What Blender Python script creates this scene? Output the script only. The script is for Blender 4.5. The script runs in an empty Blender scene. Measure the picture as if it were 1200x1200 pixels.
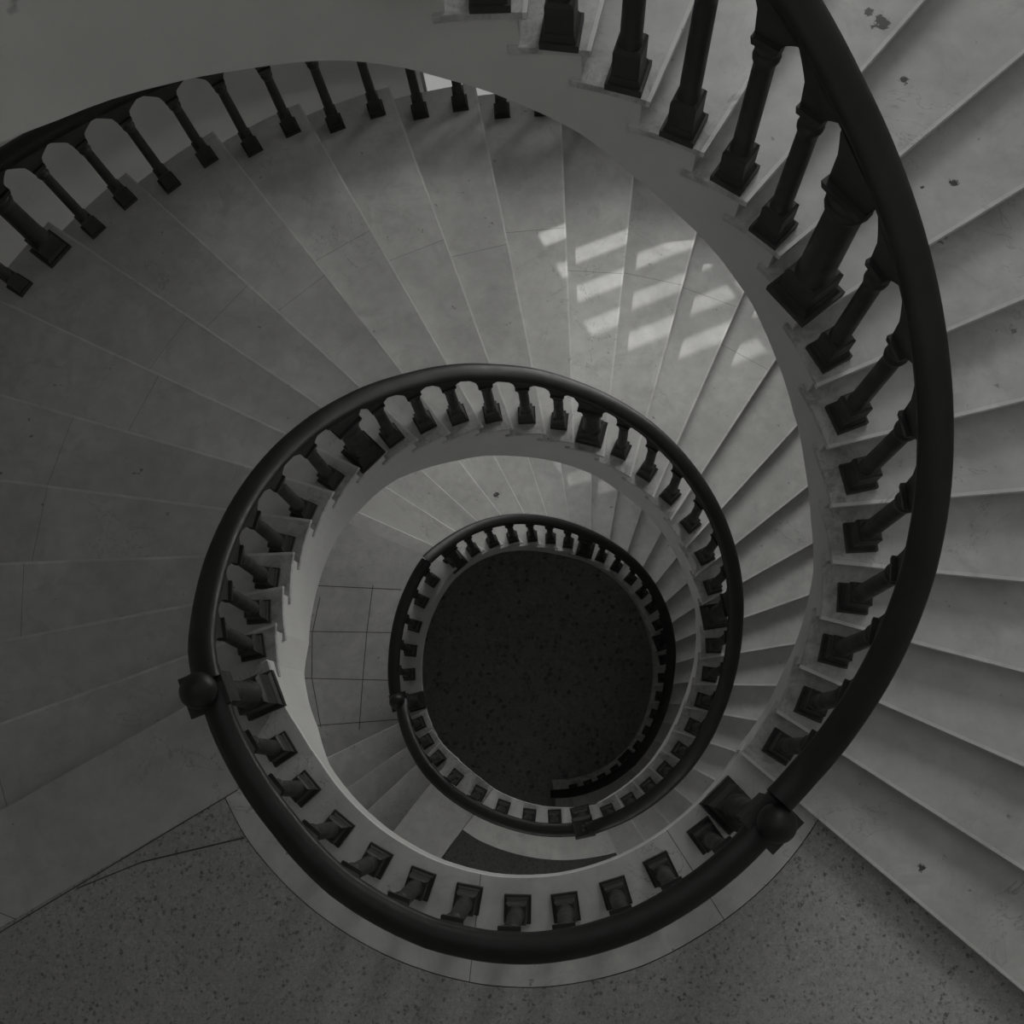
import bpy, math
from mathutils import Vector, Matrix
S = 0.165            # metres per riser; all tables below are in risers, z = 0 at the upper landing in view
Z0 = 64.0            # ground floor lies 64 risers lower
PI = math.pi
C = bpy.context.scene.collection
def R_(a): return math.radians(a)
def W(x, y, z): return Vector((x*S, y*S, (z+Z0)*S))
def P(r, a, z=0.0): return (r*math.cos(R_(a)), r*math.sin(R_(a)), z)
def interp(x, tab):
    if x <= tab[0][0]: return tab[0][1]
    for (a, b), (c, d) in zip(tab, tab[1:]):
        if x <= c: return b+(d-b)*(x-a)/(c-a) if c > a else d
    return tab[-1][1]
def smooth(tab, n=2):
    t = [list(v) for v in tab]
    for _ in range(n):
        q = [v[:] for v in t]
        for i in range(1, len(t)-1): q[i][1] = .25*t[i-1][1]+.5*t[i][1]+.25*t[i+1][1]
        t = q
    return [tuple(v) for v in t]

# ------------------------------------------------------------------ materials
def mat(name, rough=.5, spec=.5):
    m = bpy.data.materials.new(name); m.use_nodes = True
    n = m.node_tree; b = n.nodes['Principled BSDF']
    b.inputs['Roughness'].default_value = rough
    b.inputs['Specular IOR Level'].default_value = spec
    return m, n, b
def nd(n, t, **k):
    o = n.nodes.new(t)
    for a, v in k.items():
        if a in o.inputs: o.inputs[a].default_value = v
        else: setattr(o, a, v)
    return o
def ramp(n, fac, stops):
    r = n.nodes.new('ShaderNodeValToRGB'); e = r.color_ramp.elements
    while len(e) < len(stops): e.new(.5)
    for q, (p, c) in zip(e, stops): q.position = p; q.color = (c, c, c, 1) if not isinstance(c, tuple) else c+(1,)
    n.links.new(fac, r.inputs['Fac']); return r.outputs['Color']
def mix(n, f, a, b, mode='MIX'):
    x = n.nodes.new('ShaderNodeMix'); x.data_type = 'RGBA'; x.blend_type = mode
    for s, v in ((0, f), (6, a), (7, b)):
        if hasattr(v, 'is_linked'): n.links.new(v, x.inputs[s])
        elif s == 0: x.inputs[0].default_value = v
        else: x.inputs[s].default_value = tuple(v)+(1,) if len(v) == 3 else v
    return x.outputs[2]
def pos(n): return n.nodes.new('ShaderNodeNewGeometry').outputs['Position']
def noise(n, vec, scale, detail=4, rough=.55, dist=0.0):
    x = nd(n, 'ShaderNodeTexNoise', Scale=scale, Detail=detail, Roughness=rough, Distortion=dist)
    n.links.new(vec, x.inputs['Vector']); return x.outputs['Fac']
def g(v): return (v, v*.998, v*.975)

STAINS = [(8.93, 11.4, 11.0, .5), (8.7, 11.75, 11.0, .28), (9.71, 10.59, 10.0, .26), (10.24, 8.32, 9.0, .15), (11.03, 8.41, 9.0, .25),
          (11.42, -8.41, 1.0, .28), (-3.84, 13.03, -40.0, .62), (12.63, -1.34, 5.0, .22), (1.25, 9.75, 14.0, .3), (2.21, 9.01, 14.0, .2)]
def marble(name, tone, stains=()):
    m, n, b = mat(name, .42, .35)
    p = pos(n)
    cloud = ramp(n, noise(n, p, 1.6, 6, .6, .4), [(.3, g(tone*.80)), (.7, g(tone*1.10))])
    fine = ramp(n, noise(n, p, 9, 5, .6), [(.35, .88), (.65, 1.0)])
    col = mix(n, 1.0, cloud, fine, 'MULTIPLY')
    # thin grey veins / hairline cracks, only here and there
    v = noise(n, p, 1.9, 5, .62, 1.2)
    vein = ramp(n, v, [(.494, 0.), (.5, .7), (.506, 0.)])
    msk = ramp(n, noise(n, p, 1.1, 2), [(.54, 0.), (.64, 1.)])
    vm = mix(n, 1.0, vein, msk, 'MULTIPLY')
    col = mix(n, vm, col, g(tone*.42))
    # dark pits and worn spots
    sp = ramp(n, noise(n, p, 13, 3, .6), [(.70, 0.), (.76, 1.)])
    col = mix(n, sp, col, g(tone*.38))
    grime = ramp(n, noise(n, p, 4.5, 6, .7, .8), [(.53, 0.), (.75, .6)])
    col = mix(n, grime, col, g(tone*.6))
    if stains:
        # trodden-in dirt along the foot of the inner balusters
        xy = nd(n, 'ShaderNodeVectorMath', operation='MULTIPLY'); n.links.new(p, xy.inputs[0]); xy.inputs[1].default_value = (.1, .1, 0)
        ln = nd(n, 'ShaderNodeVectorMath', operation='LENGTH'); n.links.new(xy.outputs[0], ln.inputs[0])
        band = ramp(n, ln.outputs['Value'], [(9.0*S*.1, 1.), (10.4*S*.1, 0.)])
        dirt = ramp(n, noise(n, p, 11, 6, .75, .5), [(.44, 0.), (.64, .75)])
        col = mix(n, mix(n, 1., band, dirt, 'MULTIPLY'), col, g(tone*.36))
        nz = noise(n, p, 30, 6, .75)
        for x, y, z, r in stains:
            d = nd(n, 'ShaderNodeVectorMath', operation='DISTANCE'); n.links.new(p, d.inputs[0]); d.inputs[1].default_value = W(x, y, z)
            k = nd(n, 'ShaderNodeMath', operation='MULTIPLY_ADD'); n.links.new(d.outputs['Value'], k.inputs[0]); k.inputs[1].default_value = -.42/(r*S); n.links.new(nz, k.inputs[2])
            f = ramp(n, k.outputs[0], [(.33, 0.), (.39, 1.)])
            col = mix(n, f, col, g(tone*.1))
    n.links.new(col, b.inputs['Base Color'])
    rr = ramp(n, noise(n, p, 7, 4), [(.3, .36), (.7, .55)]); n.links.new(rr, b.inputs['Roughness'])
    return m
def plaster(name, tone, marks=()):
    m, n, b = mat(name, .85, .2); p = pos(n)
    col = ramp(n, noise(n, p, 2.2, 5, .6), [(.3, g(tone*.93)), (.7, g(tone*1.04))])
    for x, y, z, r in marks:
        nz = nd(n, 'ShaderNodeTexNoise', Scale=20.0, Detail=4.0); n.links.new(p, nz.inputs['Vector'])
        d = nd(n, 'ShaderNodeVectorMath', operation='DISTANCE'); n.links.new(p, d.inputs[0]); d.inputs[1].default_value = W(x, y, z)
        s = nd(n, 'ShaderNodeMath', operation='ADD'); n.links.new(d.outputs['Value'], s.inputs[0])
        k = nd(n, 'ShaderNodeMath', operation='MULTIPLY'); n.links.new(nz.outputs['Fac'], k.inputs[0]); k.inputs[1].default_value = .05; n.links.new(k.outputs[0], s.inputs[1])
        col = mix(n, ramp(n, s.outputs[0], [(r*S, .85), (r*S+.02, 0.)]), col, g(.05))
    n.links.new(col, b.inputs['Base Color'])
    bm = nd(n, 'ShaderNodeBump', Strength=.12, Distance=.01); n.links.new(noise(n, p, 30, 4), bm.inputs['Height']); n.links.new(bm.outputs[0], b.inputs['Normal'])
    return m
def terrazzo(name, tone, scale=42.0):
    m, n, b = mat(name, .5, .3); p = pos(n)
    nz = nd(n, 'ShaderNodeTexNoise', Scale=60.0, Detail=2.0); n.links.new(p, nz.inputs['Vector'])
    sc = nd(n, 'ShaderNodeVectorMath', operation='SCALE', Scale=.022); n.links.new(nz.outputs['Color'], sc.inputs[0])
    ad = nd(n, 'ShaderNodeVectorMath', operation='ADD'); n.links.new(p, ad.inputs[0]); n.links.new(sc.outputs[0], ad.inputs[1])
    v = nd(n, 'ShaderNodeTexVoronoi', Scale=scale); n.links.new(ad.outputs[0], v.inputs['Vector'])
    chip = ramp(n, v.outputs['Color'], [(0., g(tone*.3)), (.14, g(tone*.38)), (.3, g(tone*.8)), (.6, g(tone*1.02)), (1., g(tone*1.2))])
    edge = nd(n, 'ShaderNodeTexVoronoi', Scale=scale, feature='DISTANCE_TO_EDGE'); n.links.new(ad.outputs[0], edge.inputs['Vector'])
    col = mix(n, ramp(n, edge.outputs['Distance'], [(.02, 1.), (.2, 0.)]), chip, g(tone*.95))
    fl = noise(n, ad.outputs[0], scale*2.1, 3, .6)
    col = mix(n, ramp(n, fl, [(.56, 0.), (.66, .75)]), col, g(tone*.45))
    v2 = nd(n, 'ShaderNodeTexVoronoi', Scale=scale*.42); n.links.new(ad.outputs[0], v2.inputs['Vector'])
    big = ramp(n, v2.outputs['Distance'], [(.10, .9), (.17, 0.)])
    pick = ramp(n, v2.outputs['Color'], [(.74, 0.), (.78, 1.)])
    col = mix(n, mix(n, 1., big, pick, 'MULTIPLY'), col, g(tone*.2))
    col = mix(n, ramp(n, noise(n, p, 1.8, 5, .65), [(.35, .3), (.65, 0.)]), col, g(tone*.6))
    n.links.new(col, b.inputs['Base Color']); return m
def paint(name, tone, rough, spec=.5):
    m, n, b = mat(name, rough, spec); p = pos(n)
    col = ramp(n, noise(n, p, 5, 5, .6), [(.3, g(tone*.8)), (.7, g(tone*1.25))]); n.links.new(col, b.inputs['Base Color'])
    rr = ramp(n, noise(n, p, 14, 4), [(.3, rough*.85), (.7, min(1, rough*1.25))]); n.links.new(rr, b.inputs['Roughness'])
    return m
M = {}
M['marble'] = marble('worn_marble', .60, STAINS)
M['marble_edge'] = marble('polished_marble_edge', .71)  # lighter tread edge, the nosing's highlight is part of its tone
M['joint'] = paint('tight_joint', .2, .9, .1)
M['curb'] = marble('curb_marble', .78)
M['plaster'] = plaster('string_plaster', .60, [P(8.85, 139.1, 18.9)+(.16,), P(8.85, 138.4, 19.05)+(.16,), P(8.85, 137.6, 19.2)+(.16,), P(8.85, 136.8, 19.3)+(.14,)])
M['wall'] = plaster('wall_plaster', .82)
M['terrazzo'] = terrazzo('terrazzo', .49, 58)
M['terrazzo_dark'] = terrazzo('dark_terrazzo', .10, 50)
M['tile'] = marble('floor_tile', .50)
M['grout'] = paint('grout', .10, .9, .1)
M['iron'] = paint('dark_painted_baluster', .032, .5, .35)
M['rail'] = paint('dark_varnished_rail', .019, .42, .3)
M['ground'] = terrazzo('ground_floor_stone', .38, 14)
M['frame'] = paint('window_paint', .35, .6)
mm, nn, bb = mat('frosted_glass', .6); bb.inputs['Base Color'].default_value = (.6, .6, .6, 1)
bb.inputs['Emission Color'].default_value = (1, .998, .98, 1); bb.inputs['Emission Strength'].default_value = .25
M['glass'] = mm
mm = bpy.data.materials.new('clear_glass'); mm.use_nodes = True; nn = mm.node_tree; nn.nodes.clear()
tr = nn.nodes.new('ShaderNodeBsdfTransparent'); gs = nn.nodes.new('ShaderNodeBsdfGlossy'); gs.inputs['Roughness'].default_value = .05
mx = nn.nodes.new('ShaderNodeMixShader'); mx.inputs[0].default_value = .08; ou = nn.nodes.new('ShaderNodeOutputMaterial')
nn.links.new(tr.outputs[0], mx.inputs[1]); nn.links.new(gs.outputs[0], mx.inputs[2]); nn.links.new(mx.outputs[0], ou.inputs['Surface'])
M['clear'] = mm

# ------------------------------------------------------------------ mesh helpers
class MB:
    def __init__(s): s.v = []; s.f = []; s.mi = []; s.sm = []
    def add(s, vs, fs, mi=0, smooth=False):
        o = len(s.v); s.v += [tuple(v) for v in vs]
        for f in fs: s.f.append([i+o for i in f]); s.mi.append(mi); s.sm.append(smooth)
    def prism(s, poly, z0, z1, mi=0, edge=None):
        # horizontal polygon (counter-clockwise) in risers, extruded from z0 to z1
        n = len(poly)
        a = sum(poly[i][0]*poly[(i+1) % n][1]-poly[(i+1) % n][0]*poly[i][1] for i in range(n))
        if a < 0: poly = poly[::-1]
        vs = [W(p[0], p[1], z0) for p in poly]+[W(p[0], p[1], z1) for p in poly]
        fs = [list(range(n))[::-1], list(range(n, 2*n))]+[[i, (i+1) % n, n+(i+1) % n, n+i] for i in range(n)]
        s.add(vs, fs, mi)
        if edge:                  # another material slot for the side face along this edge
            pa, pb, em = edge; same = lambda p, q: abs(p[0]-q[0])+abs(p[1]-q[1]) < 1e-6
            for i in range(n):
                p, q = poly[i], poly[(i+1) % n]
                if (same(p, pa) and same(q, pb)) or (same(p, pb) and same(q, pa)): s.mi[len(s.mi)-n+i] = em
    def build(s, name, mats, parent=None, bevel=0, loc=None):
        me = bpy.data.meshes.new(name)
        off = Vector(loc) if loc is not None else (parent_world(parent) if parent else Vector((0, 0, 0)))
        me.from_pydata([Vector(v)-off for v in s.v], [], s.f)
        for m in (mats if isinstance(mats, list) else [mats]): me.materials.append(m)
        for p, mi, sm in zip(me.polygons, s.mi, s.sm): p.material_index = mi; p.use_smooth = sm
        me.update()
        o = bpy.data.objects.new(name, me); C.objects.link(o)
        if parent: o.parent = parent
        else: o.location = off
        if loc is not None and parent: o.location = off-parent_world(parent)
        if bevel:
            b = o.modifiers.new('bevel', 'BEVEL'); b.width = bevel; b.segments = 3; b.limit_method = 'ANGLE'; b.angle_limit = R_(40)
        return o
def parent_world(o):
    v = Vector((0, 0, 0))
    while o: v = v+o.location; o = o.parent
    return v
def thing(name, label, cat, loc, group=None):
    o = bpy.data.objects.new(name, None); C.objects.link(o); o.location = loc; o.empty_display_size = .2
    o['label'] = label; o['category'] = cat
    if group: o['group'] = group
    return o
def arc(r0, a0, r1, a1, n=4): return [P(r0+(r1-r0)*i/n, a0+(a1-a0)*i/n) for i in range(n+1)]
def line_circle(c, d, r):
    b = c[0]*d[0]+c[1]*d[1]; q = c[0]**2+c[1]**2-r*r
    t = -b+math.sqrt(max(b*b-q, 0)); return (c[0]+t*d[0], c[1]+t*d[1])
def polar(p): return math.hypot(p[0], p[1]), math.degrees(math.atan2(p[1], p[0]))
def near(a, ref):
    while a-ref > 180: a -= 360
    while a-ref < -180: a += 360
    return a
class Nose:                       # a nosing line: inner corner (r, a), direction dr
    def __init__(s, z, r, a, dr):
        s.z, s.r, s.a = z, r, a; s.c = P(r, a)[:2]; s.d = (math.cos(R_(dr)), math.sin(R_(dr)))
    def shift(s, k, r=None):      # the line moved k risers up-flight; its point at radius r
        n = (-s.d[1], s.d[0]); c = (s.c[0]+n[0]*k, s.c[1]+n[1]*k)
        r = s.r if r is None else r
        b = c[0]*s.d[0]+c[1]*s.d[1]; q = c[0]**2+c[1]**2-r*r; D = b*b-q
        t = -b+math.sqrt(D) if D > 0 else -b
        return (c[0]+t*s.d[0], c[1]+t*s.d[1])

# ------------------------------------------------------------------ measured tables: z, inner radius, angle, nosing direction
T1 = [(1, 8.373, -39.0, -40.74), (2, 8.45, -28.93, -33.44), (3, 8.424, -20.03, -24.68), (4, 8.493, -11.08, -15.62), (5, 8.503, -1.87, -6.16), (6, 8.38, 7.04, 4.22), (7, 8.398, 16.03, 13.34), (8, 8.45, 25.2, 22.93), (9, 8.70, 34.29, 31.5), (10, 8.89, 43.22, 40.2), (11, 8.879, 51.01, 49.37), (12, 8.795, 58.97, 58.2), (13, 8.772, 67.78, 67.2), (14, 8.867, 76.55, 76), (15, 8.783, 84.64, 84.3), (16, 8.8, 93.6, 93.2), (17, 8.8, 102.5, 102), (18, 8.8, 111.4, 111), (19, 8.8, 120.3, 120), (20, 8.82, 129.2, 129)]
T2 = [(0, 8.547, 196.15, -150.63), (-1, 8.36, 187.32, -160.31), (-2, 8.42, 177.74, -169.57), (-3, 8.558, 168.39, -178.46), (-4, 8.66, 158.8, 171.85), (-5, 8.74, 149.28, 162.87), (-6, 8.844, 139.98, 154.08), (-7, 8.9, 131.35, 144.98), (-8, 8.85, 122.6, 136.64), (-9, 8.80, 113.8, 127.24), (-10, 8.89, 104.33, 118.67), (-11, 8.872, 95.87, 109.14), (-12, 8.89, 86.58, 100.53), (-13, 8.897, 78.17, 91.38), (-14, 8.90, 68.68, 82.99), (-15, 8.8, 58.85, 73.99), (-16, 8.84, 49.84, 65.32), (-17, 8.83, 41.36, 56.07), (-18, 8.735, 31.8, 47.0), (-19, 8.65, 22.6, 38.0), (-20, 8.63, 13.3, 28.56), (-21, 8.53, 4.4, 19.0), (-22, 8.46, -4.6, 9.0), (-23, 8.36, -13.47, -1.0), (-24, 8.33, -22.2, -10.2), (-25, 8.40, -31.5, -18.0), (-26, 8.528, -39.84, -28.5), (-27, 8.672, -47.31, -39.6), (-28, 8.776, -55.29, -49.3), (-29, 8.923, -63.6, -56.9), (-30, 9.10, -71.82, -65.74)]
TM = [(-31, 8.18, -135.37, -128.34), (-32, 8.404, -143.37, -137.47), (-33, 8.53, -150.46, -145.94), (-34, 8.55, -159.75, -154.65)]
T3 = [(-35, 9.11, 136.04, 164.34), (-36, 9.254, 127.48, 155.27), (-37, 9.36, 118.31, 146.61), (-38, 9.38, 109.8, 137.0), (-39, 9.3, 101.22, 127.1), (-40, 9.192, 93.35, 116.88), (-41, 9.10, 85.52, 107.28), (-42, 9.13, 77.85, 97.6), (-43, 9.21, 69.9, 88.4), (-44, 9.203, 62.5, 79.0), (-45, 9.19, 54.33, 70.2), (-46, 9.131, 46.2, 61.2), (-47, 9.01, 38.63, 50.57), (-48, 8.857, 30.6, 41.2), (-49, 8.67, 22.32, 32.4), (-50, 8.552, 14.44, 23.4), (-51, 8.458, 5.9, 14.0), (-52, 8.38, -3.2, 5.0), (-53, 8.33, -12.5, -2.9), (-54, 8.33, -22.2, -10.2), (-55, 8.38, -31.6, -19.64), (-56, 8.40, -40.83, -29), (-57, 8.40, -49.51, -38), (-58, 8.4, -58, -47), (-59, 8.4, -66.5, -55), (-60, 8.4, -75, -63), (-61, 8.4, -83.5, -72), (-62, 8.4, -92, -80)]
noses = lambda T: [Nose(*t) for t in T]
N1 = noses(T1); N2 = noses(T2)[::-1]; NM = noses(TM)[::-1]; N3 = noses(T3)[::-1]   # ascending order
RO, RW = 27.6, 30.5
RX = RW-.06
LOW1 = smooth([(-42, -1.3), (-37.9, -1.4), (-29.4, -.95), (-22.0, -.2), (-15.4, .72), (-8.1, 1.55), (-1.9, 2.3), (6.6, 3.35), (17.1, 4.4), (25.1, 5.4), (36.0, 6.1), (42.3, 6.6), (49.4, 7.5), (57.5, 8.66), (67.1, 9.79), (75.3, 10.76), (82.8, 11.75), (89.9, 12.47), (96.6, 13.1), (101.9, 13.64), (109.2, 14.27), (120.4, 15.17), (129.4, 15.87), (136.5, 16.38), (143.3, 16.86), (149.8, 17.37), (160, 18.3), (170, 19.1), (180, 19.3)], 1)
LOW2 = smooth([(-80, -33), (-65, -32.4), (-55, -31.2), (-43.7, -30.1), (-35.8, -29.2), (-27.3, -28.3), (-18.7, -27.3), (-10.3, -26.3), (-.6, -25.3), (7.3, -24.3), (15, -23.4), (24, -22.6), (33.7, -21.9), (43.1, -21), (52.6, -20), (62.7, -18.9), (72.7, -18.0), (82.4, -17.1), (93.2, -16.1), (103.5, -15.0), (113.8, -13.6), (125.7, -12), (135.7, -10.7), (147.1, -9.4), (155.9, -8.6), (170.6, -7.4), (180.9, -6.1), (190.4, -5.4), (198.8, -4.6), (210.2, -3.3), (219.4, -1.7), (226, -1.35)], 1)
LOW3 = [(-110, -63.9), (-78, -63.6), (136, -38.0), (148, -37.3), (163, -36.9), (180, -36.6)]
RLOW3 = lambda a: interp(a, LOW3)

JOINT = .022
def flight(root, ns, back, low, rout, rin_off=.08, joint_r=None):
    """steps ns ascending; back = nosing line (Nose) that closes the last step"""
    allz = ns+[back]; strm = MB(); outm = MB(); tab = []
    for i, a in enumerate(ns):
        b = allz[i+1]
        zt = a.z; zb = ns[i-1].z if i else a.z-1
        bi = b.shift(.44); ra, aa = polar(a.c); rb, ab = polar(bi); ab = near(ab, aa)
        inner = arc(ra, aa, rb, ab, 4)
        fo = line_circle(a.c, a.d, rout); bo = b.shift(.44, rout)
        r0, a0 = polar(fo); r1, a1 = polar(bo); a1 = near(a1, a0)
        outer = arc(rout, a0, rout, a1, 6)
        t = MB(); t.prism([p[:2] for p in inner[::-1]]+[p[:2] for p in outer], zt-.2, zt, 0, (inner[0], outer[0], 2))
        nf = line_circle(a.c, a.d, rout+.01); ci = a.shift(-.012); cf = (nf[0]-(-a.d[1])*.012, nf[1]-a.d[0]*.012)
        t.prism([ci, cf, a.shift(.09, rout+.01), a.shift(.09, a.r-.004)], zt-.17, zt+.004, 2)      # lighter nosing: edge wear, plus its highlight put into the colour
        if joint_r:
            jr = joint_r+.9*math.sin(i*2.3)
            q0 = a.shift(.02, jr); q1 = b.shift(.0, jr-.2)
            dx, dy = q1[0]-q0[0], q1[1]-q0[1]; L = math.hypot(dx, dy); nx, ny = -dy/L*JOINT/2, dx/L*JOINT/2
            t.prism([(q0[0]+nx, q0[1]+ny), (q0[0]-nx, q0[1]-ny), (q1[0]-nx, q1[1]-ny), (q1[0]+nx, q1[1]+ny)], zt-.1, zt+.006, 1)
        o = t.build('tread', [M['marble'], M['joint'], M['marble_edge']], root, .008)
        # riser
        r = MB(); i0 = a.shift(.2, a.r+.16); i1 = a.shift(.42, a.r+.16); o0 = a.shift(.2, rout-.1); o1 = a.shift(.42, rout-.1)
        r.prism([i0, i1, o1, o0], zb-.02, zt-.19); r.build('riser', M['marble'], root)
        # stringer slice under this tread
        s0 = a.shift(.2, a.r+rin_off); s1 = b.shift(.2, b.r+rin_off)
        r0, a0 = polar(s0); r1, a1 = polar(s1); a1 = near(a1, a0); a0r = near(a0, aa)
        a1 += a0r-a0; a0 = a0r
        n = 4
        for k in range(n):
            x0 = a0+(a1-a0)*k/n; x1 = a0+(a1-a0)*(k+1)/n; y0 = r0+(r1-r0)*k/n; y1 = r0+(r1-r0)*(k+1)/n
            tab.append((x0, y0))
            vs = []
            for rr in (0, .6):
                for (x, y) in ((x0, y0), (x1, y1)):
                    for z in (low(x), zt-.2): vs.append(W(*P(y+rr, x, z)))
            # order: inner x0 lo,hi, x1 lo,hi ; outer ...
            fs = [[2, 0, 1, 3], [4, 6, 7, 5], [1, 5, 7, 3], [0, 2, 6, 4]]
            if k == 0: fs.append([0, 4, 5, 1])
            if k == n-1: fs.append([2, 3, 7, 6])
            strm.add(vs, fs)
        # outer string slice
        s0 = a.shift(.2, rout-.15); s1 = b.shift(.2, rout-.15)
        _, a0 = polar(s0); _, a1 = polar(s1); a1 = near(a1, a0)
        for k in range(3):
            x0 = a0+(a1-a0)*k/3; x1 = a0+(a1-a0)*(k+1)/3; vs = []
            for rr in (rout-.15, rout-.75):
                for x in (x0, x1):
                    f = (x-a0)/(a1-a0)
                    for z in (zt-2.4+f, zt-.2): vs.append(W(*P(rr, x, z)))
            outm.add(vs, [[0, 2, 3, 1], [6, 4, 5, 7], [5, 1, 3, 7], [2, 0, 4, 6]])
    strm.build('stringer', M['plaster'], root); outm.build('outer_stringer', M['plaster'], root)
    for k in range(1, len(tab)): tab[k] = (near(tab[k][0], tab[k-1][0]), tab[k][1])
    # soffit: helicoidal underside slab
    so = MB(); vs = []; na = 40; a0, a1 = tab[0][0], tab[-1][0]
    for k in range(na+1):
        x = a0+(a1-a0)*k/na; r = interp(x, tab)+.3
        for rr in (r, rout-.4):
            for dz in (.02, .22): vs.append(W(*P(rr, x, low(x)+dz)))
    fs = []
    for k in range(na):
        b = 4*k; c = b+4
        fs += [[b, c, c+2, b+2], [b+1, b+3, c+3, c+1]]
    so.add(vs, fs); so.build('soffit', M['plaster'], root)
def low1(a): return interp(a, LOW1)
def low2(a): return interp(near(a, 70), LOW2)
fl1 = thing('stair_flight', 'upper worn marble stair flight sweeping down the right side to the terrazzo landing', 'staircase', W(*P(9, -40, 0)))
flight(fl1, N1[:19], N1[19], low1, RO, joint_r=19)
fl2 = thing('stair_flight', 'middle marble stair flight curving round the left and top, streaked with window sunlight', 'staircase', W(*P(9, -72, -31)))
flight(fl2, N2[:30], N2[30], low2, RO, joint_r=19)
fl4 = thing('stair_flight', 'short flight of three grey marble steps between the tiled landing and the dark terrazzo landing', 'staircase', W(*P(9, -155, -35)))
flight(fl4, NM[:3], NM[3], lambda a: interp(near(a, -150), [(-170, -36.5), (-150, -34.5), (-130, -32.4)]), RO)
fl3 = thing('stair_flight', 'lowest marble stair flight circling the black bottom of the well', 'staircase', W(*P(9, -66, -60)))
flight(fl3, N3[:-1], N3[-1], lambda a: RLOW3(near(a, 60)), RO)

# ------------------------------------------------------------------ landings
def ring(mb, inner, outer, z0, z1, n=40, mi=0):
    """inner / outer: (angle, radius) tables over the same angular span"""
    a0, a1 = inner[0][0], inner[-1][0]; b0, b1 = outer[0][0], outer[-1][0]
    vs = []
    for k in range(n+1):
        t = k/n
        for tab, x in ((inner, a0+(a1-a0)*t), (outer, b0+(b1-b0)*t)):
            r = interp(x, tab)
            for z in (z0(x) if callable(z0) else z0, z1): vs.append(W(*P(r, x, z)))
    fs = []
    for k in range(n):
        b = 4*k; c = b+4
        fs += [[b, b+1, c+1, c], [b+3, b+2, c+2, c+3], [b+1, b+3, c+3, c+1], [b, c, c+2, b+2]]
    e = 4*n
    fs += [[0, 2, 3, 1], [e, e+1, e+3, e+2]]
    mb.add(vs, fs, mi)
def clip(tab, a0, a1): return [(a0, interp(a0, tab))]+[t for t in tab if a0 < t[0] < a1]+[(a1, interp(a1, tab))]
def joint(mb, p, q, z, w=JOINT, mi=1):
    dx, dy = q[0]-p[0], q[1]-p[1]; L = math.hypot(dx, dy); nx, ny = -dy/L*w/2, dx/L*w/2
    mb.prism([(p[0]+nx, p[1]+ny), (p[0]-nx, p[1]-ny), (q[0]-nx, q[1]-ny), (q[0]+nx, q[1]+ny)], z-.06, z+.008, mi)
LI = smooth([(-168, 8.5), (-163.85, 8.56), (-152.3, 8.471), (-148, 8.36), (-138.95, 8.36), (-130.73, 8.541), (-119.28, 8.712), (-107.63, 8.84), (-95.46, 8.94), (-83.07, 8.883), (-70.98, 8.801), (-59.14, 8.629), (-48.41, 8.52), (-38.5, 8.42), (-34, 8.42)], 1)
LC = smooth([(-144.5, 11.38), (-137.83, 11.577), (-125.77, 11.663), (-110.55, 11.845), (-95.62, 11.93), (-88.02, 11.975), (-73.18, 11.81), (-64.08, 11.693), (-49.24, 11.515), (-39.45, 11.355), (-33, 11.3)], 1)
JA, JB = P(28.0, -147.5)[:2], P(8.5, -143.0)[:2]        # joint between slab and terrazzo
la = thing('stair_landing', 'speckled terrazzo landing with a marble edge strip at the bottom of the upper flight', 'landing', W(*P(12, -90, 0)))
m = MB(); ring(m, clip(LI, -144, -34), LC, -.22, 0, 60)
for a in (-98.3, -60.0): joint(m, P(interp(a, LI), a)[:2], P(interp(a+.6, LC), a+.6)[:2], 0)
m.build('edge_strip', [M['curb'], M['grout']], la, .004)
# narrow neck of the strip up to the newel
m = MB(); nk = [P(interp(a, LI), a)[:2] for a in (-143.9, -147, -150, -153, -156)]
m.prism(nk+[P(9.9, -153)[:2], P(10.6, -148)[:2], P(10.9, -144.0)[:2]], -.24, -.002); m.build('strip_end', M['curb'], la)
# slab beside the first step down
top = N2[30]; sl = MB()
f_o = line_circle(top.c, top.d, RX)
inn = [P(interp(a, [(x+360, r) for x, r in LI]), a)[:2] for a in (196.15, 199, 202, 205)]
sl.prism([f_o, top.c]+inn+[P(10.2, 211.5)[:2], P(10.95, 215.65)[:2], P(19.15, 213.08)[:2], P(RX, 212.4)[:2]], -.2, .004)
sl.prism([P(19.9, 208.6)[:2], P(19.93, 208.65)[:2], P(18.63, 213.3)[:2], P(18.6, 213.25)[:2]], -.1, .008, 1)
sl.build('edge_slab', [M['marble'], M['grout']], la, .006)
tz = MB()
ring(tz, [(-146.5, 11.36)]+[(a, r+.03) for a, r in LC], [(-149.5, RX), (-33, RX)], -.22, -.006, 60)
joint(tz, P(10.95, -144.4)[:2], P(28, -147.45)[:2], 0, .035)
joint(tz, P(11.6, -137.83)[:2], P(14.508, -144.06)[:2], 0, .05); joint(tz, P(14.508, -144.06)[:2], P(16.6, -145.9)[:2], 0, .04)
tz.build('terrazzo_floor', [M['terrazzo'], M['grout']], la)
m = MB(); ring(m, [(a, r+.085) for a, r in clip(LI, -164.3, -34)], [(a, r+.3) for a, r in clip(LI, -164.3, -34)], lambda a: -1.35 if a > -140 else interp(a, [(-164, -4.75), (-150, -3.3), (-140, -1.6)]), -.21, 50)
m.build('stringer', M['plaster'], la)
m = MB(); ring(m, [(-164, 9.2), (-34, 9.2)], [(-164, RX), (-34, RX)], -1.5, -1.2, 30); m.build('soffit', M['plaster'], la)

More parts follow.
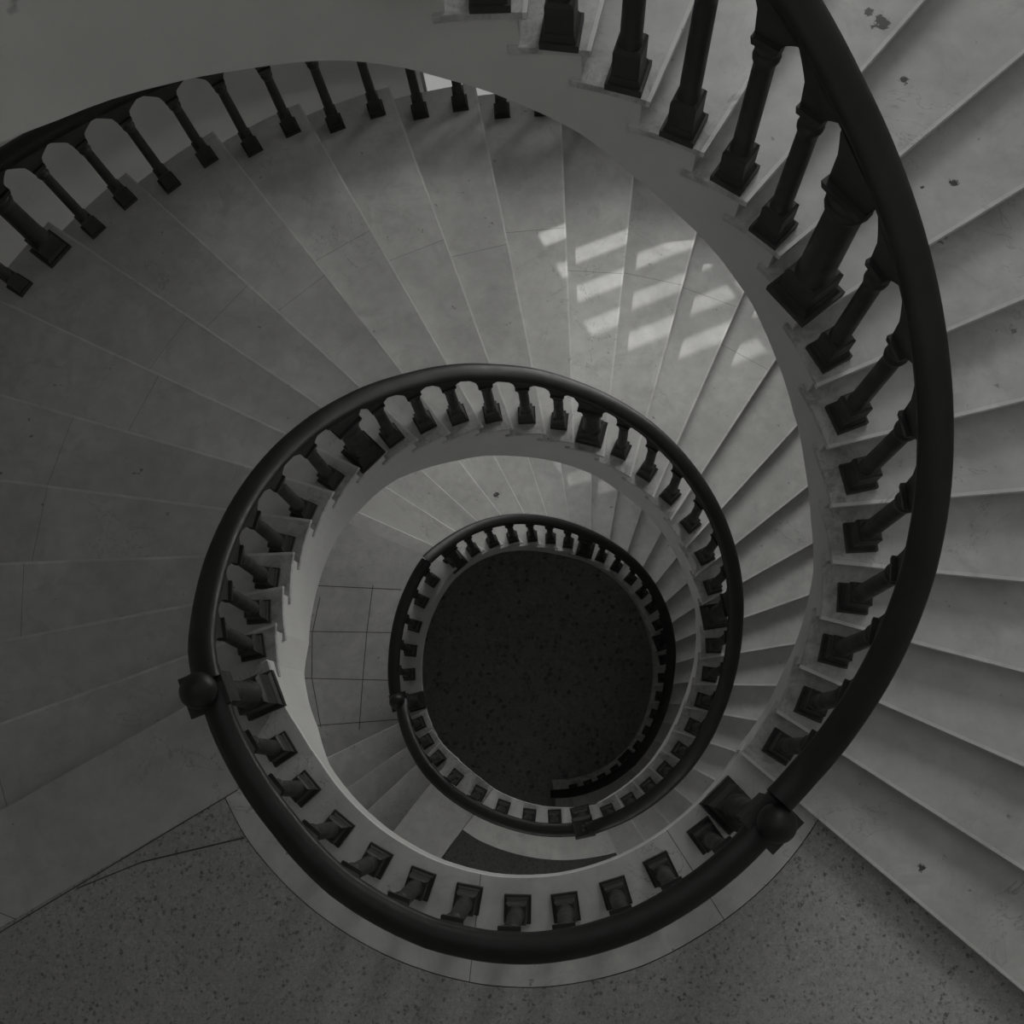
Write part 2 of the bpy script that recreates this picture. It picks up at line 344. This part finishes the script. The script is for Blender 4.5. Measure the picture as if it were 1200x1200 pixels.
# upper landing the photographer stands on (its edge just leaves the frame)
lu = thing('stair_landing', 'smooth plastered edge of the topmost landing in the upper left corner', 'landing', W(*P(14, 200, 20)))
m = MB(); ring(m, [(129.2, 8.85), (150, 9.0), (170, 9.8), (250, 10.3), (318, 11.2)], [(129.2, RX), (318, RX)], 19.7, 20, 60); m.build('floor_slab', M['marble'], lu)
m = MB(); ring(m, [(129.9, 8.90), (150, 9.06), (170, 9.9), (250, 10.4), (318, 11.3)], [(129.9, 9.6), (150, 9.7), (170, 10.5), (250, 10.9), (318, 11.8)], lambda a: max(interp(a, LOW1), 15), 19.71, 60); m.build('stringer', M['plaster'], lu)
m = MB(); ring(m, [(130.5, 9.4), (318, 11.7)], [(130.5, RX), (318, RX)], 18.9, 19.2, 40); m.build('soffit', M['plaster'], lu)

# landing at the foot of the middle flight
lb = thing('stair_landing', 'lower landing with a dark terrazzo field and pale curved marble strip, under the upper one', 'landing', W(*P(12, -95, -31)))
LI2 = [(-135.4, 8.2), (-128.33, 8.152), (-122.56, 8.2), (-112.38, 8.43), (-100.95, 8.612), (-93.56, 8.75), (-80.53, 8.965), (-71.81, 9.17), (-66, 9.25)]
LC2 = [(-117.0, 11.402), (-111.48, 11.552), (-98.05, 11.733), (-85.57, 11.929), (-77.46, 12.023), (-70.3, 12.146), (-64, 12.2)]
m = MB(); ring(m, clip(LI2, -113.2, -66), LC2, -31.22, -31, 40); m.build('edge_strip', M['curb'], lb, .004)
m = MB(); f_o = line_circle(NM[3].c, NM[3].d, RO)
m.prism([P(8.18, -135.37)[:2], f_o]+[P(RO, a)[:2] for a in (-122,)]+[P(13.62, -118.74)[:2], P(11.40, -116.97)[:2], P(10.43, -115.4)[:2], P(8.41, -113)[:2], P(8.2, -122.56)[:2], P(8.152, -128.33)[:2]], -31.2, -30.996)
joint(m, P(11.40, -117.0)[:2], P(8.42, -113.2)[:2], -30.996, .04); m.build('edge_slab', [M['marble'], M['grout']], lb, .005)
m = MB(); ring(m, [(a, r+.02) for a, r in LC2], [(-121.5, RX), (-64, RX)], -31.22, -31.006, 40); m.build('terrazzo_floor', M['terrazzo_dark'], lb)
m = MB(); ring(m, [(a, r+.1) for a, r in LI2], [(a, r+.7) for a, r in LI2], -32.4, -31.21, 30); m.build('stringer', M['plaster'], lb)
m = MB(); ring(m, [(-135.4, 8.9), (-66, 9.6)], [(-135.4, RX), (-66, RX)], -32.6, -32.3, 24); m.build('soffit', M['plaster'], lb)

# tiled landing
lt = thing('stair_landing', 'small landing of square pale stone tiles left of the dark well', 'landing', W(*P(12, 175, -35)))
TI = [(133.0, 9.05), (136.04, 9.1), (152.15, 8.771), (164.15, 8.633), (179.94, 8.547), (192.39, 8.6), (200.5, 8.65), (206, 8.65)]
m = MB(); ring(m, TI, [(150, RX), (202, RX)], -35.2, -35.0, 40)
for p, q in (((17.168, 161.23), (11.269, 152.67)), ((16.277, 171.7), (10.0, 167.2)), ((15.979, 182.93), (10.0, 185.6)), ((15.73, 194.41), (10.6, 199.5))):
    a, b = P(*p)[:2], P(*q)[:2]; ex = ((a[0]-b[0])*.6, (a[1]-b[1])*.6); joint(m, (a[0]+ex[0], a[1]+ex[1]), b, -35, .055)
for p, q in (((13.169, 155.38), (12.498, 169.28)), ((12.498, 169.28), (12.495, 184.32)), ((12.495, 184.32), (13.257, 198.44)), ((16.31, 163.29), (16.2, 172)), ((16.2, 172), (15.95, 182.9)), ((15.95, 182.9), (15.7, 195))):
    joint(m, P(*p)[:2], P(*q)[:2], -35, .055)
m.build('tile_floor', [M['tile'], M['grout']], lt)
m = MB(); ring(m, [(a, r+.12) for a, r in TI], [(a, r+.7) for a, r in TI], lambda a: interp(a, [(136, -38), (150, -37.2), (163, -36.8), (206, -36.5)]), -35.19, 30); m.build('stringer', M['plaster'], lt)
m = MB(); ring(m, [(133, 9.4), (206, 9.2)], [(133, RX), (206, RX)], -36.6, -36.3, 24); m.build('soffit', M['plaster'], lt)

# ------------------------------------------------------------------ balustrades
PROF = [(-.36, -.1), (-.365, .02), (-.31, .13), (-.17, .2), (0, .225), (.17, .2), (.31, .13), (.365, .02), (.36, -.1), (.29, -.16), (.22, -.2), (.21, -.45), (-.21, -.45), (-.22, -.2), (-.29, -.16)]
def sweep(root, pts, name='handrail', k=1.0):
    m = MB(); n = len(pts); np_ = len(PROF); vs = []
    for i, p in enumerate(pts):
        a = pts[max(i-1, 0)]; b = pts[min(i+1, n-1)]
        tx, ty = b[0]-a[0], b[1]-a[1]; L = math.hypot(tx, ty); nx, ny = ty/L, -tx/L
        for u, v in PROF: vs.append(W(p[0]+nx*u*k, p[1]+ny*u*k, p[2]+v))
    fs = [[i*np_+j, (i+1)*np_+j, (i+1)*np_+(j+1) % np_, i*np_+(j+1) % np_] for i in range(n-1) for j in range(np_)]
    m.add(vs, fs, 0, True); m.add(vs[:np_], [list(range(np_))]); m.add(vs[-np_:], [list(range(np_))[::-1]])
    return m.build(name, M['rail'], root)
def lathe(mb, prof, n=18):
    vs = [(r*S*math.cos(2*PI*k/n), r*S*math.sin(2*PI*k/n), z*S) for r, z in prof for k in range(n)]
    fs = [[i*n+k, i*n+(k+1) % n, (i+1)*n+(k+1) % n, (i+1)*n+k] for i in range(len(prof)-1) for k in range(n)]
    mb.add(vs, fs, 0, True); mb.add(vs[:n], [list(range(n))[::-1]]); mb.add(vs[-n:], [list(range(n))])
def lbox(mb, hx, hy, z0, z1, hx1=None, hy1=None):
    hx1 = hx if hx1 is None else hx1; hy1 = hy if hy1 is None else hy1
    vs = [(x*a*S, y*b*S, z*S) for z, a, b in ((z0, hx, hy), (z1, hx1, hy1)) for x, y in ((-1, -1), (1, -1), (1, 1), (-1, 1))]
    mb.add(vs, [[3, 2, 1, 0], [4, 5, 6, 7], [0, 1, 5, 4], [1, 2, 6, 5], [2, 3, 7, 6], [3, 0, 4, 7]])
cache = {}
def mesh_of(key, fn, material, bevel=0):
    if key in cache: return cache[key]
    mb = MB(); fn(mb); me = bpy.data.meshes.new(key[0])
    me.from_pydata([Vector(v) for v in mb.v], [], mb.f); me.materials.append(material)
    for p, sm in zip(me.polygons, mb.sm): p.use_smooth = sm
    me.update(); cache[key] = me; return me
def put(name, me, parent, mtx=None):
    o = bpy.data.objects.new(name, me); C.objects.link(o); o.parent = parent
    if mtx is not None: o.matrix_basis = mtx
    return o
def bal_parts(kind, L, slope, half):
    L = round(L*20)/20; key = (kind, L, round(slope, 2), round(half, 2))
    big = kind == 'post'; w = 1.62 if big else 1.0
    def plinth(mb):
        lbox(mb, .40*w, .40*w, 0, .2); lbox(mb, .35*w, .35*w, .2, .36, .30*w, .30*w); lbox(mb, .29*w, .29*w, .36, 1.05); lbox(mb, .29*w, .29*w, 1.05, 1.14, .24*w, .24*w)
    def shaft(mb):
        t = L-1.35
        k = 1.85 if big else 1.0
        lathe(mb, [(.25*k, 1.1), (.25*k, 1.22), (.225*k, 1.3), (.23*k, 1.6), (.215*k, t-.3), (.215*k, t-.12), (.26*k, t-.08), (.275*k, t), (.26*k, t+.08), (.22*k, t+.12), (.21*k, t+.17), (.255*k, t+.2), (.28*k, t+.29), (.255*k, t+.38), (.21*k, t+.42)])
    def capital(mb):
        t = L-.96; hy = .21 if not big else .38
        hx = .27 if not big else .5
        lbox(mb, hx, hy+.04, t, t+.2, hx*1.12, hy+.06)
        h = half
        zt = lambda x: L+(.2 if big else .1)+slope*x
        lo = lambda x: min(zt(x)-.07, max(t+.12, zt(x)-.10-.62*max(0., 1-((abs(x)-hx)/(h-hx))**.7)))
        xs = [-h+(h-hx)*q/6 for q in range(7)]+[hx+(h-hx)*q/6 for q in range(7)]
        poly = [(x, lo(x) if abs(x) > hx+1e-6 else t+.1) for x in xs]+[(h, zt(h)), (-h, zt(-h))]
        n = len(poly); vs = [(x*S, y*S, z*S) for y in (-hy*.8, hy*.8) for x, z in poly]
        # triangulated strips: split the concave side faces into quads down from the top edge
        top_pts = [(x, zt(x)) for x in xs]; q = len(xs); vv = []
        for y in (-hy*.8, hy*.8):
            vv += [(x*S, y*S, z*S) for x, z in poly[:q]]+[(x*S, y*S, z*S) for x, z in top_pts]
        fs = []
        for i in range(q-1):
            fs += [[i, i+1, q+i+1, q+i], [2*q+i+1, 2*q+i, 3*q+i, 3*q+i+1], [i+1, i, 2*q+i, 2*q+i+1], [q+i, q+i+1, 3*q+i+1, 3*q+i]]
        fs += [[0, q, 3*q, 2*q], [q-1, 3*q-1, 4*q-1, 2*q-1]]
        mb.add(vv, fs)
    return (mesh_of(('baluster_shaft',)+key, shaft, M['iron']), mesh_of(('baluster_plinth',)+key, plinth, M['iron']), mesh_of(('baluster_capital',)+key, capital, M['iron']))
def baluster(root, base, top, tang, slope, half, kind='baluster'):
    """base / top: (x,y,z) in risers; tang: up-flight unit tangent"""
    b = W(*base); t = W(*top); L = (t-b).length/S
    sh, pl, ca = bal_parts(kind, L, slope, half)
    z = (t-b).normalized(); x = Vector((tang[0], tang[1], 0)); y = z.cross(x).normalized(); x = y.cross(z)
    mtx = Matrix((x, y, z)).transposed().to_4x4(); mtx.translation = b-root.location
    o = put('post' if kind == 'post' else 'baluster', sh, root, mtx)
    put('plinth', pl, o); put('capital', ca, o); return o
def zline(T):
    return sorted([(t[2], t[0]) for t in T])
H = 5.5
def rail_pts(a0, a1, rtab, ztab, n, h=H):
    return [P(interp(a, rtab)-.36, a, interp(a, ztab)+h) for a in [a0+(a1-a0)*i/n for i in range(n+1)]]
def row(root, bases, rtab, ztab, sgn_post, spacing, flat=False, hz=H):
    for (z, r, a, kind) in bases:
        rc = interp(a, rtab)-.36
        zl = interp(a, ztab); e = 2.0
        dz = (interp(a+e, ztab)-interp(a-e, ztab))/(2*R_(e)*rc)
        top = P(rc, a, zl+hz-.47)
        tg = (-math.sin(R_(a)), math.cos(R_(a)))
        baluster(root, P(r, a, z), top, tg, dz, spacing/2*.93, kind)
GB = 'turned dark balusters of the stair balustrades'
# upper flight, inner side
R1 = smooth([(-44, 9.36), (-33.5, 9.38), (-25, 9.40), (-16.8, 9.43), (-8, 9.48), (.7, 9.48), (9.2, 9.42), (18, 9.41), (27, 9.42), (36.8, 9.46), (42, 9.46), (51.6, 9.49), (62, 9.5), (150, 9.55)], 1)
Z1 = zline(T1)
b1 = thing('balustrade', 'large dark balustrade nearest the camera, along the inner edge of the upper flight', 'balustrade', W(*P(9.3, -30, 1)), 'inner balustrades round the well')
sweep(b1, rail_pts(-44.2, 128, R1, [(-46, .75)]+[(a, z) for a, z in Z1], 90))
F1 = {1: (9.147, -33.48), 2: (9.247, -24.69), 3: (9.218, -15.34), 4: (9.27, -6.86), 5: (9.25, 2.45), 6: (9.202, 11.27), 7: (9.12, 20.24), 8: (9.117, 29.24), 9: (9.166, 37.9), 10: (9.292, 46.9), 11: (9.29, 54.87), 12: (9.15, 63.3), 13: (9.183, 71.8), 14: (9.159, 80.65), 15: (9.16, 89.2), 16: (9.16, 98), 17: (9.16, 107)}
row(b1, [(k, r, a, 'post' if k in (9, 16) else 'baluster') for k, (r, a) in F1.items()], R1, Z1, 0, 1.42)
# landing rail
RL = smooth([(-157, 9.0), (-150.62, 9.10), (-139.43, 9.264), (-130.49, 9.40), (-124.51, 9.55), (-117.84, 9.751), (-108.56, 9.95), (-102.13, 10.06), (-93.97, 10.159), (-87.17, 10.185), (-80.74, 10.16), (-72.08, 10.058), (-65.27, 9.93), (-57.92, 9.82), (-50.08, 9.72), (-45, 9.6)], 1)
bl = thing('balustrade', 'dark curved balustrade along the edge of the terrazzo landing at the bottom', 'balustrade', W(*P(9.5, -95, 0)), 'inner balustrades round the well')
sweep(bl, rail_pts(-156.5, -47.5, RL, [(-160, 0), (-40, 0)], 70))
row(bl, [(0, r, a, 'baluster') for r, a in [(9.385, -54.44), (9.527, -64.54), (9.675, -73.48), (9.773, -82.55), (9.752, -90.96), (9.624, -99.91), (9.583, -108.98), (9.535, -117.97), (9.42, -127.26), (9.297, -137.1), (9.166, -145.93)]], RL, [(-160, 0), (-40, 0)], 0, 1.55)
# middle flight, inner side
R2 = smooth([(-78, 10.22), (-63.58, 10.094), (-48.28, 9.92), (-32.79, 9.75), (-22.09, 9.654), (-11.84, 9.60), (1.51, 9.647), (8.95, 9.74), (20, 9.86), (31.46, 9.94), (41.13, 9.99), (59.76, 9.96), (73.72, 9.92), (89.06, 9.81), (99.35, 9.74), (113.25, 9.62), (118, 9.594), (128.13, 9.55), (137.54, 9.466), (150.64, 9.38), (163.61, 9.24), (173.91, 9.14), (184.83, 9.07), (196.55, 8.98), (204, 8.96)], 1)
Z2 = zline([(t[0], t[1], near(t[2], 70), t[3]) for t in T2])
b2 = thing('balustrade', 'dark balustrade coiling round the middle ring along the inner edge of the middle flight', 'balustrade', W(*P(9.3, 0, -22)), 'inner balustrades round the well')
sweep(b2, rail_pts(-76.5, 203.0, R2, Z2+[(204, .5)], 130))
F2 = {1: (9.199, 191.81), 2: (9.192, 183.6), 3: (9.28, 175.3), 4: (9.34, 166.6), 5: (9.38, 156.78), 6: (9.45, 146.4), 7: (9.5, 136.0), 8: (9.6, 127.7), 9: (9.68, 118.6), 10: (9.72, 110.0), 11: (9.7, 101.1), 12: (9.753, 92.07), 13: (9.82, 83.3), 14: (9.86, 74.34), 15: (9.8, 65.2), 16: (9.7, 56.09), 17: (9.7, 47.0), 18: (9.66, 37.3), 19: (9.522, 27.2), 20: (9.4, 18.09), 21: (9.2, 9.2), 22: (9.12, 0.2), 23: (9.1, -9.0), 24: (9.15, -17.8), 25: (9.25, -26.8), 26: (9.35, -35.6), 27: (9.45, -43.8), 28: (9.55, -51.6), 29: (9.65, -59.8), 30: (9.72, -68)}
row(b2, [(-k, r, a, 'post' if k in (7, 14, 21) else 'baluster') for k, (r, a) in F2.items()], R2, Z2, 0, 1.5)
# middle flight, outer side
b3 = thing('balustrade', 'dark arcaded balustrade on the outer edge of the middle flight, upper left', 'balustrade', W(*P(26.5, 120, -10)))
ZO = []
for t in T2[4:19]:
    nn_ = Nose(*t); p = line_circle(nn_.c, nn_.d, 26.5); ZO.append((near(polar(p)[1], 100), t[0]))
ZO.sort(); RO_ = [(0, 26.92), (300, 26.92)]
sweep(b3, rail_pts(ZO[0][0], ZO[-1][0]-2, RO_, ZO, 90))
ob = []
for i in range(len(ZO)-1):
    a0, z0 = ZO[i]; a1, z1 = ZO[i+1]      # tread z1... upper nosing at a1; the tread between them stands at z0
    for f in (.23, .73):
        a = a0+(a1-a0)*f
        if 66 < a < 163: ob.append((z0, 26.5, a, 'post' if (z0 in (-7, -14) and f < .5) else 'baluster'))
row(b3, ob, RO_, ZO, 0, 2.08)
# lower landing rail with the short steps
RB = smooth([(-165, 9.42), (-159.5, 9.62), (-148.6, 9.61), (-143.3, 9.6), (-128.66, 9.66), (-114.74, 9.721), (-102.13, 9.855), (-92.14, 10.037), (-81.78, 10.16), (-76, 10.2)], 1)
ZB = [(-166, -35), (-159.75, -34.2), (-150.5, -33.1), (-143.4, -32.2), (-135.4, -31.35), (-128, -31.02), (-120, -31), (-60, -31)]
b4 = thing('balustrade', 'small dark balustrade curving below the dark well, from the square newel to the ball newel', 'balustrade', W(*P(9.3, -110, -31)), 'inner balustrades round the well')
sweep(b4, rail_pts(-164.5, -78, RB, ZB, 60))
row(b4, [(z, r, a, 'baluster') for z, r, a in [(-31, 9.374, -87.3), (-31, 9.386, -96.74), (-31, 9.238, -107.02), (-31, 9.05, -117.51), (-31, 9.05, -128.5), (-32, 9.1, -139), (-33, 9.2, -147.5), (-34, 9.25, -155.5)]], RB, ZB, 0, 1.5)
# tiled landing rail
RT = [(138, 10.05), (143.1, 10.019), (153.58, 9.872), (169.52, 9.742), (179.19, 9.74), (192.3, 9.84), (197, 9.6)]
b5 = thing('balustrade', 'short dark level balustrade on the edge of the tiled landing', 'balustrade', W(*P(9.3, 165, -35)), 'inner balustrades round the well')
sweep(b5, rail_pts(140.5, 195.3, RT, [(130, -35), (200, -35)], 36))
row(b5, [(-35, r, a, 'baluster') for r, a in [(9.3, 183.61), (9.28, 173.73), (9.36, 163.42), (9.6, 153.01), (9.75, 143.6)]], RT, [(130, -35), (200, -35)], 0, 1.6)
# lowest flight
R3 = smooth([(-102, 9.8), (-67, 9.6), (-40.39, 9.456), (-31.31, 9.416), (-22.58, 9.36), (-11.91, 9.40), (-.98, 9.5), (4.63, 9.60), (12.17, 9.78), (22.44, 9.974), (30.44, 10.088), (38.71, 10.18), (47.03, 10.22), (55.67, 10.24), (64.91, 10.17), (72.09, 10.15), (80.81, 10.15), (89.17, 10.2), (96.9, 10.24), (104.48, 10.28), (112.48, 10.26), (121, 10.18), (130.24, 10.06), (141, 9.98)], 1)
Z3 = zline(T3)
b6 = thing('balustrade', 'smallest dark balustrade circling the black bottom of the well along the lowest flight', 'balustrade', W(*P(9.3, 0, -52)), 'inner balustrades round the well')
sweep(b6, rail_pts(-92, 140.2, R3, Z3+[(141, -34.5)], 110))
bb3 = []
for i, t in enumerate(T3[1:27], 1):
    a = (t[2]*.55+T3[i-1][2]*.45); bb3.append((t[0], interp(a, R3)-.36-.02, a, 'post' if i in (1, 8, 15, 22) else 'baluster'))
row(b6, bb3, R3, Z3, 0, 1.42)

# ------------------------------------------------------------------ newel posts
def newel(label, base, ball, w=.52, knob=True, rot=0.0):
    b = W(*base); root = thing('newel_post', label, 'newel post', b)
    d = Vector(W(*ball)-b); L = d.length/S
    z = d.normalized(); x = Vector((-math.sin(R_(rot)), math.cos(R_(rot)), 0)); y = z.cross(x).normalized(); x = y.cross(z)
    mtx = Matrix((x, y, z)).transposed().to_4x4()
    def part(name, fn, material):
        mb = MB(); fn(mb); me = bpy.data.meshes.new(name); me.from_pydata([Vector(v) for v in mb.v], [], mb.f); me.materials.append(material)
        for p, sm in zip(me.polygons, mb.sm): p.use_smooth = sm
        return put(name, me, root, mtx)
    part('plinth', lambda m: (lbox(m, w*1.12, w*1.12, 0, .3), lbox(m, w*1.05, w*1.05, .3, .45, w*.9, w*.9), lbox(m, w*.88, w*.88, .45, 1.5), lbox(m, w*.88, w*.88, 1.5, 1.65, w*.7, w*.7)), M['iron'])
    part('shaft', lambda m: lathe(m, [(w*.8, 1.6), (w*.8, 1.75), (w*.68, 1.85), (w*.7, 2.4), (w*.62, L-2.2), (w*.75, L-2.1), (w*.78, L-2.0), (w*.62, L-1.9), (w*.62, L-1.8)], 20), M['iron'])
    if knob:
        part('cap', lambda m: (lbox(m, w*.8, w*.8, L-1.85, L-.75), lbox(m, w*.8, w*.8, L-.75, L-.6, w*1.02, w*1.02), lbox(m, w*1.02, w*1.02, L-.6, L-.46)), M['iron'])
        rb = .48; prof = [(.3, L-.46), (.22, L-.44)]+[(max(.02, rb*math.sin(PI*q/14)), L-rb*math.cos(PI*q/14)) for q in range(2, 15)]
        part('ball_finial', lambda m: lathe(m, prof, 24), M['rail'])
    else:
        part('cap', lambda m: (lbox(m, w*.8, w*.8, L-1.85, L-.4), lbox(m, w*.85, w*.85, L-.4, L-.25, w*1.08, w*1.08), lbox(m, w*1.08, w*1.08, L-.25, L-.05), lbox(m, w*1.08, w*1.08, L-.05, L+.08, w*.8, w*.8)), M['iron'])
        part('knob', lambda m: lathe(m, [(.16, L+.06), (.12, L+.1), (.17, L+.18), (.12, L+.26), (.03, L+.29)], 14), M['iron'])
    return root
newel('tall dark newel post with ball finial at the bottom right, between upper flight and landing', P(9.156, -47.6, 0), P(9.36, -46.7, 6.1), .54, rot=-47)
newel('dark newel post with ball finial at the left end of the terrazzo landing', P(8.98, -157.2, 0), P(8.83, -155.8, 6.1), .54, rot=-157)
newel('dark square capped newel post without a ball, where the middle flight meets the lower landing', P(9.56, -77.75, -31), P(9.75, -77.5, -25.1), .52, knob=False, rot=-78)
newel('small dark ball topped newel post at the corner of the tiled landing', P(9.06, -164.8, -35), P(9.4, -164.0, -29.0), .52, rot=-165)

# ------------------------------------------------------------------ the room: wall, windows, floor
def struct(o): o['kind'] = 'structure'; return o
def wall_panel(mb, a0, a1, z0, z1, r0=RW, r1=RW+2.4):
    n = max(2, int((a1-a0)/3)); ring(mb, [(a0, r0), (a1, r0)], [(a0, r1), (a1, r1)], z0, z1, n)
OPEN = [(84, 101.6, -24.5, -6.2)]                           # frosted window just seen behind the outer balustrade
CLEAR = [(34, 75, -5, 9.5), (34, 75, 24, 46), (34, 77, -46, -27)]   # tall clear windows, one per storey
LOUV = [(80, 112, -3.4, 8.6), (88, 114, -29.5, -21)]      # deep openings of the louvred vents, the sun comes through them
BACK = [(-112, -80, -29, -16)]                              # unseen window, added behind the lower landing to brighten it
WT = 84
w = MB(); wall_panel(w, 122, 248, -64, WT); wall_panel(w, 280, 390, -64, WT); wall_panel(w, 248, 280, -64, -29); wall_panel(w, 248, 280, -16, WT)
def column(a0, a1, holes):
    z = -64
    for h0, h1 in holes+[(WT, WT)]:
        if h0 > z: wall_panel(w, a0, a1, z, h0)
        z = h1
cuts = sorted({30, 122}|{x for o in OPEN+LOUV+CLEAR for x in o[:2]})
for a0, a1 in zip(cuts, cuts[1:]):
    mid = (a0+a1)/2; column(a0, a1, sorted([(o[2], o[3]) for o in OPEN+LOUV+CLEAR if o[0] <= mid <= o[1]]))
wo = struct(w.build('wall_outer', M['wall']))
gf = MB(); gf.prism([P(RW+2, a)[:2] for a in range(0, 360, 6)], -64.4, -64); struct(gf.build('floor', M['ground']))
for i, (a0, a1, z0, z1) in enumerate(OPEN+BACK+CLEAR, 1):
    fr = MB(); r0, r1 = RW+.9, RW+1.25
    nv = 4
    for k in range(nv+1):
        a = a0+(a1-a0)*k/nv; ring(fr, [(a-.35, r0), (a+.35, r0)], [(a-.35, r1), (a+.35, r1)], z0, z1, 1)
    for k in range(5):
        z = z0+(z1-z0)*k/4; ring(fr, [(a0, r0+.03), (a1, r0+.03)], [(a0, r1-.03), (a1, r1-.03)], z-.14, z+.14, 12)
    f = struct(fr.build('window_%d' % i, M['frame']))  # the BACK one is an added, unseen window
    gl = MB(); ring(gl, [(a0, r0+.12), (a1, r0+.12)], [(a0, r0+.2), (a1, r0+.2)], z0+.02, z1-.02, 16); gl.build('pane', M['glass'] if i < 3 else M['clear'], f)
# flat louvred shutters set obliquely in the deep reveals: solid boards with narrow horizontal gaps
def shutter(name, pc, half_l, half_r, z0, z1, gaps, mull, nrm=104.0):
    m = MB(); c = Vector(P(*pc)[:2]); t = Vector((math.sin(R_(nrm)), -math.cos(R_(nrm)))); n = Vector((math.cos(R_(nrm)), math.sin(R_(nrm))))
    def board(u0, u1, za, zb, d0=0., d1=.12):
        m.prism([tuple(c+t*u0+n*d0), tuple(c+t*u1+n*d0), tuple(c+t*u1+n*d1), tuple(c+t*u0+n*d1)], za, zb)
    wl, wr = gaps[0]
    board(-half_l, wl, z0, z1); board(wr, half_r, z0, z1)
    z = z0
    for zc, hg in gaps[1]:
        board(wl, wr, z, zc-hg/2); z = zc+hg/2
    board(wl, wr, z, z1)
    for u in mull: board(u-.16, u+.16, z0, z1, -.06, .18)
    board(-half_l, half_r, z0, z0+.3, -.1, .3); board(-half_l, half_r, z1-.3, z1, -.1, .3)
    return struct(m.build(name, M['frame']))
shutter('window_6', (31.7, 92.5), 11.9, 6.6, -3.4, 8.6, ((-4.2, 3.7), [(-.45, .78), (1.2, .78), (2.75, .78)]), (2.5,), 111.0)
shutter('window_7', (31.7, 99), 8.6, 6.4, -29.5, -21, ((-2.6, 3.2), [(-27.3, .9), (-25.3, .9)]), (.6,))

# ------------------------------------------------------------------ light
def area(name, a, r, z, sx, sy, power, aim, spread=180):
    l = bpy.data.lights.new(name, 'AREA'); l.shape = 'RECTANGLE'; l.size = sx; l.size_y = sy; l.energy = power; l.color = (1, .995, .975); l.spread = R_(spread)
    o = bpy.data.objects.new(name, l); C.objects.link(o); o.location = W(*P(r, a, z))
    o.rotation_euler = (W(*aim)-o.location).to_track_quat('-Z', 'Y').to_euler(); return o
area('window_light_middle', 72, RW-.4, -6.0, 5.5, 1.6, 48, (-18, 3, -5), 90)
area('window_light_lower', 100, RW-.4, -27, 4.5, 2.6, 44, (-14, 0, -37), 100)
area('window_light_back', -96, RW-.4, -22, 2.4, 1.8, 20, (0, 0, -36))  # added lamp, lifts the lower landing and tiles from behind
for nm, z, pw in (('upper', 60, 430), ('middle', 30, 700), ('lower', -4, 60)):
    area('sky_light_'+nm, 72, 66, z+4, 4.5, 4.5, pw, P(4, 0, z-50))
def sunbeam(name, pc, el, az, dist, energy, cone):
    l = bpy.data.lights.new(name, 'SPOT'); l.energy = energy; l.spot_size = R_(cone); l.spot_blend = .1; l.shadow_soft_size = .09; l.color = (1, .995, .97)
    o = bpy.data.objects.new(name, l); C.objects.link(o); c = W(*pc)
    d = Vector((math.cos(R_(az))*math.cos(R_(el)), math.sin(R_(az))*math.cos(R_(el)), math.sin(R_(el))))
    o.location = c+d*dist*S; o.rotation_euler = (-d).to_track_quat('-Z', 'Y').to_euler()
sunbeam('sunlight_upper_vent', P(31.7, 93, 1.35), 44.5, 120, 110, 9000, 7.0)
sunbeam('sunlight_lower_vent', P(31.7, 99, -26.3), 44.5, 120, 110, 3800, 5.0)
wd = bpy.data.worlds.new('world'); bpy.context.scene.world = wd; wd.use_nodes = True
bg = wd.node_tree.nodes['Background']; bg.inputs['Color'].default_value = (.98, .99, 1, 1); bg.inputs['Strength'].default_value = .46

# ------------------------------------------------------------------ camera
F, TX, TY, CX, CY, CZ = 1149.60067, 0.22806, 0.0586, 1.48989, -4.84778, 31.16592
cam = bpy.data.cameras.new('camera'); co = bpy.data.objects.new('camera', cam); C.objects.link(co)
cam.sensor_width = 36; cam.sensor_fit = 'HORIZONTAL'; cam.lens = 36*F/1200; cam.clip_start = .05; cam.clip_end = 100
Rx = Matrix.Rotation(TX, 4, 'X'); Ry = Matrix.Rotation(TY, 4, 'Y')
co.matrix_world = Matrix.Translation(W(CX, CY, CZ)) @ Ry @ Rx
sc = bpy.context.scene; sc.camera = co
sc.view_settings.view_transform = 'Standard'; sc.view_settings.look = 'None'; sc.view_settings.exposure = 0; sc.view_settings.gamma = 1; sc.view_settings.use_curve_mapping = False
